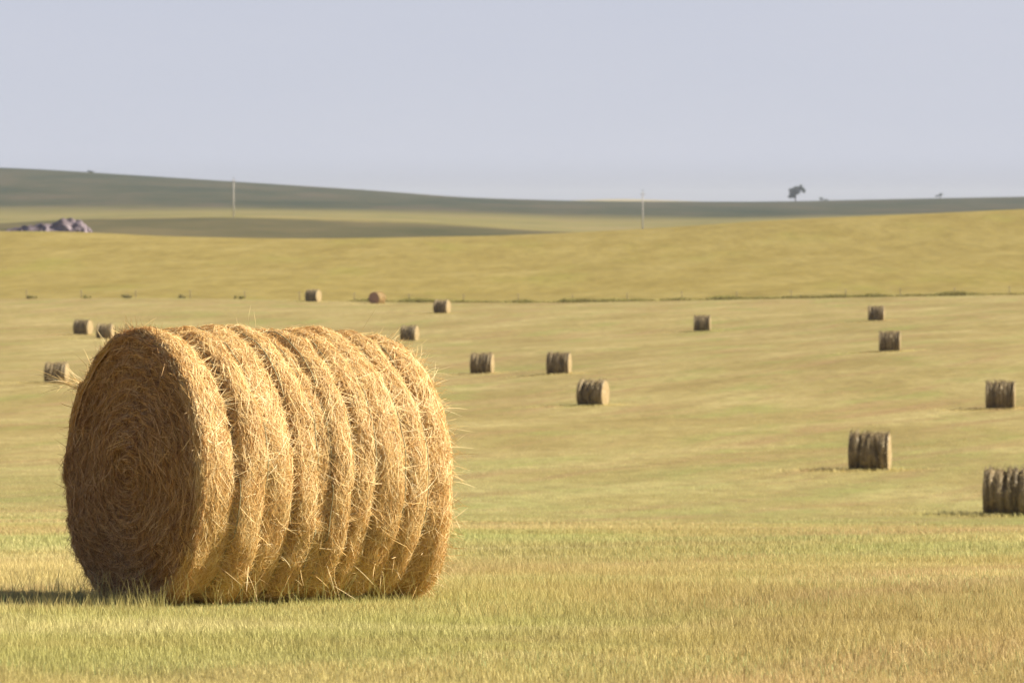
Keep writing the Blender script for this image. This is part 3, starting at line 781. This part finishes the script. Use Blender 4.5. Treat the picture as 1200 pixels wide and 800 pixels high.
# ------------------------------------------------------------------ air
HAZE = 0.00006
if HAZE:
    m, nt = mat('pale_haze')
    v = N(nt, 'ShaderNodeVolumePrincipled'); v.inputs['Density'].default_value = HAZE
    v.inputs['Color'].default_value = (0.62, 0.68, 0.80, 1); v.inputs['Anisotropy'].default_value = 0.0
    L(nt, v.outputs[0], N(nt, 'ShaderNodeOutputMaterial').inputs['Volume'])
    zmin = float(ground.data.vertices and min(p.co.z for p in ground.data.vertices)) - 1.0
    zmax = max(max(p.co.z for p in ground.data.vertices), 8.0) + 14.0
    X0, X1, Y0, Y1 = -36000., 36000., -70., 15900.
    V = [(a, b, c) for c in (zmin, zmax) for b in (Y0, Y1) for a in (X0, X1)]
    hb = link('haze', mesh_np('haze', V, [(0, 2, 3, 1), (4, 5, 7, 6), (0, 1, 5, 4), (2, 6, 7, 3), (0, 4, 6, 2), (1, 3, 7, 5)], smooth=False), m)
    tag(hb, 'pale summer haze lying over the fields and hills', 'haze', kind='stuff')
    print('HAZE', zmin, zmax)

# ------------------------------------------------------------------ light
W = bpy.data.worlds.new('World'); S.world = W; W.use_nodes = True
nt = W.node_tree; nt.nodes.clear()
sky = N(nt, 'ShaderNodeTexSky', sky_type='NISHITA', sun_disc=False, sun_elevation=SUN_EL, sun_rotation=math.pi / 2 - SUN_B, altitude=300, air_density=0.65, dust_density=0.4, ozone_density=1.5)
bg = N(nt, 'ShaderNodeBackground', i_Strength=0.05)
# a pale even veil of summer haze low in the sky, thinning out upwards
tc = N(nt, 'ShaderNodeTexCoord').outputs['Generated']
sz = N(nt, 'ShaderNodeSeparateXYZ'); L(nt, tc, sz.inputs[0])
cl = noise(nt, scaled(nt, tc, (3.0, 3.0, 14.0)), 1.0, 4.0, 0.5)
veil = ramp(nt, cl, [(0.3, (5.35, 5.6, 6.5)), (0.7, (5.85, 5.98, 6.72))])
skyc = mixc(nt, 1.0, sky.outputs[0], (1.0, 0.87, 0.98), 'MULTIPLY')
low = N(nt, 'ShaderNodeCombineXYZ')
for k in range(3): L(nt, maprange(nt, sz.outputs[2], -0.003, 0.014, 0.60, 0.985), low.inputs[k])
veil = mixc(nt, 1.0, veil, low.outputs[0], 'MULTIPLY')
L(nt, mixc(nt, maprange(nt, sz.outputs[2], 0.04, 0.30, 0.92, 0.0), skyc, veil), bg.inputs[0]); L(nt, bg.outputs[0], N(nt, 'ShaderNodeOutputWorld').inputs[0])
sl = bpy.data.lights.new('sun', 'SUN'); sl.energy = 4.6; sl.angle = R_(0.55); sl.color = (1.0, 0.93, 0.80)
so = bpy.data.objects.new('sun', sl); COL.objects.link(so)
so.rotation_euler = Vector(SUN).to_track_quat('Z', 'Y').to_euler(); so.location = (60, 10, 60)

# ------------------------------------------------------------------ camera
cd = bpy.data.cameras.new('camera'); cd.lens = 135; cd.sensor_width = 36; cd.clip_start = 0.1; cd.clip_end = 60000
cd.dof.use_dof = True; cd.dof.focus_distance = 24.0; cd.dof.aperture_fstop = 7.0
co = bpy.data.objects.new('camera', cd); COL.objects.link(co)
co.location = (0, 0, 0); co.rotation_euler = (math.pi / 2 - math.atan((400 - EYE) / F), 0, 0)
S.camera = co

S.view_settings.view_transform = 'Standard'; S.view_settings.look = 'None'; S.view_settings.gamma = 1; S.view_settings.exposure = 1.14
S.view_settings.use_curve_mapping = False
S.render.engine = 'CYCLES'
S.cycles.use_denoising = True
S.cycles.max_bounces = 6; S.cycles.volume_bounces = 1
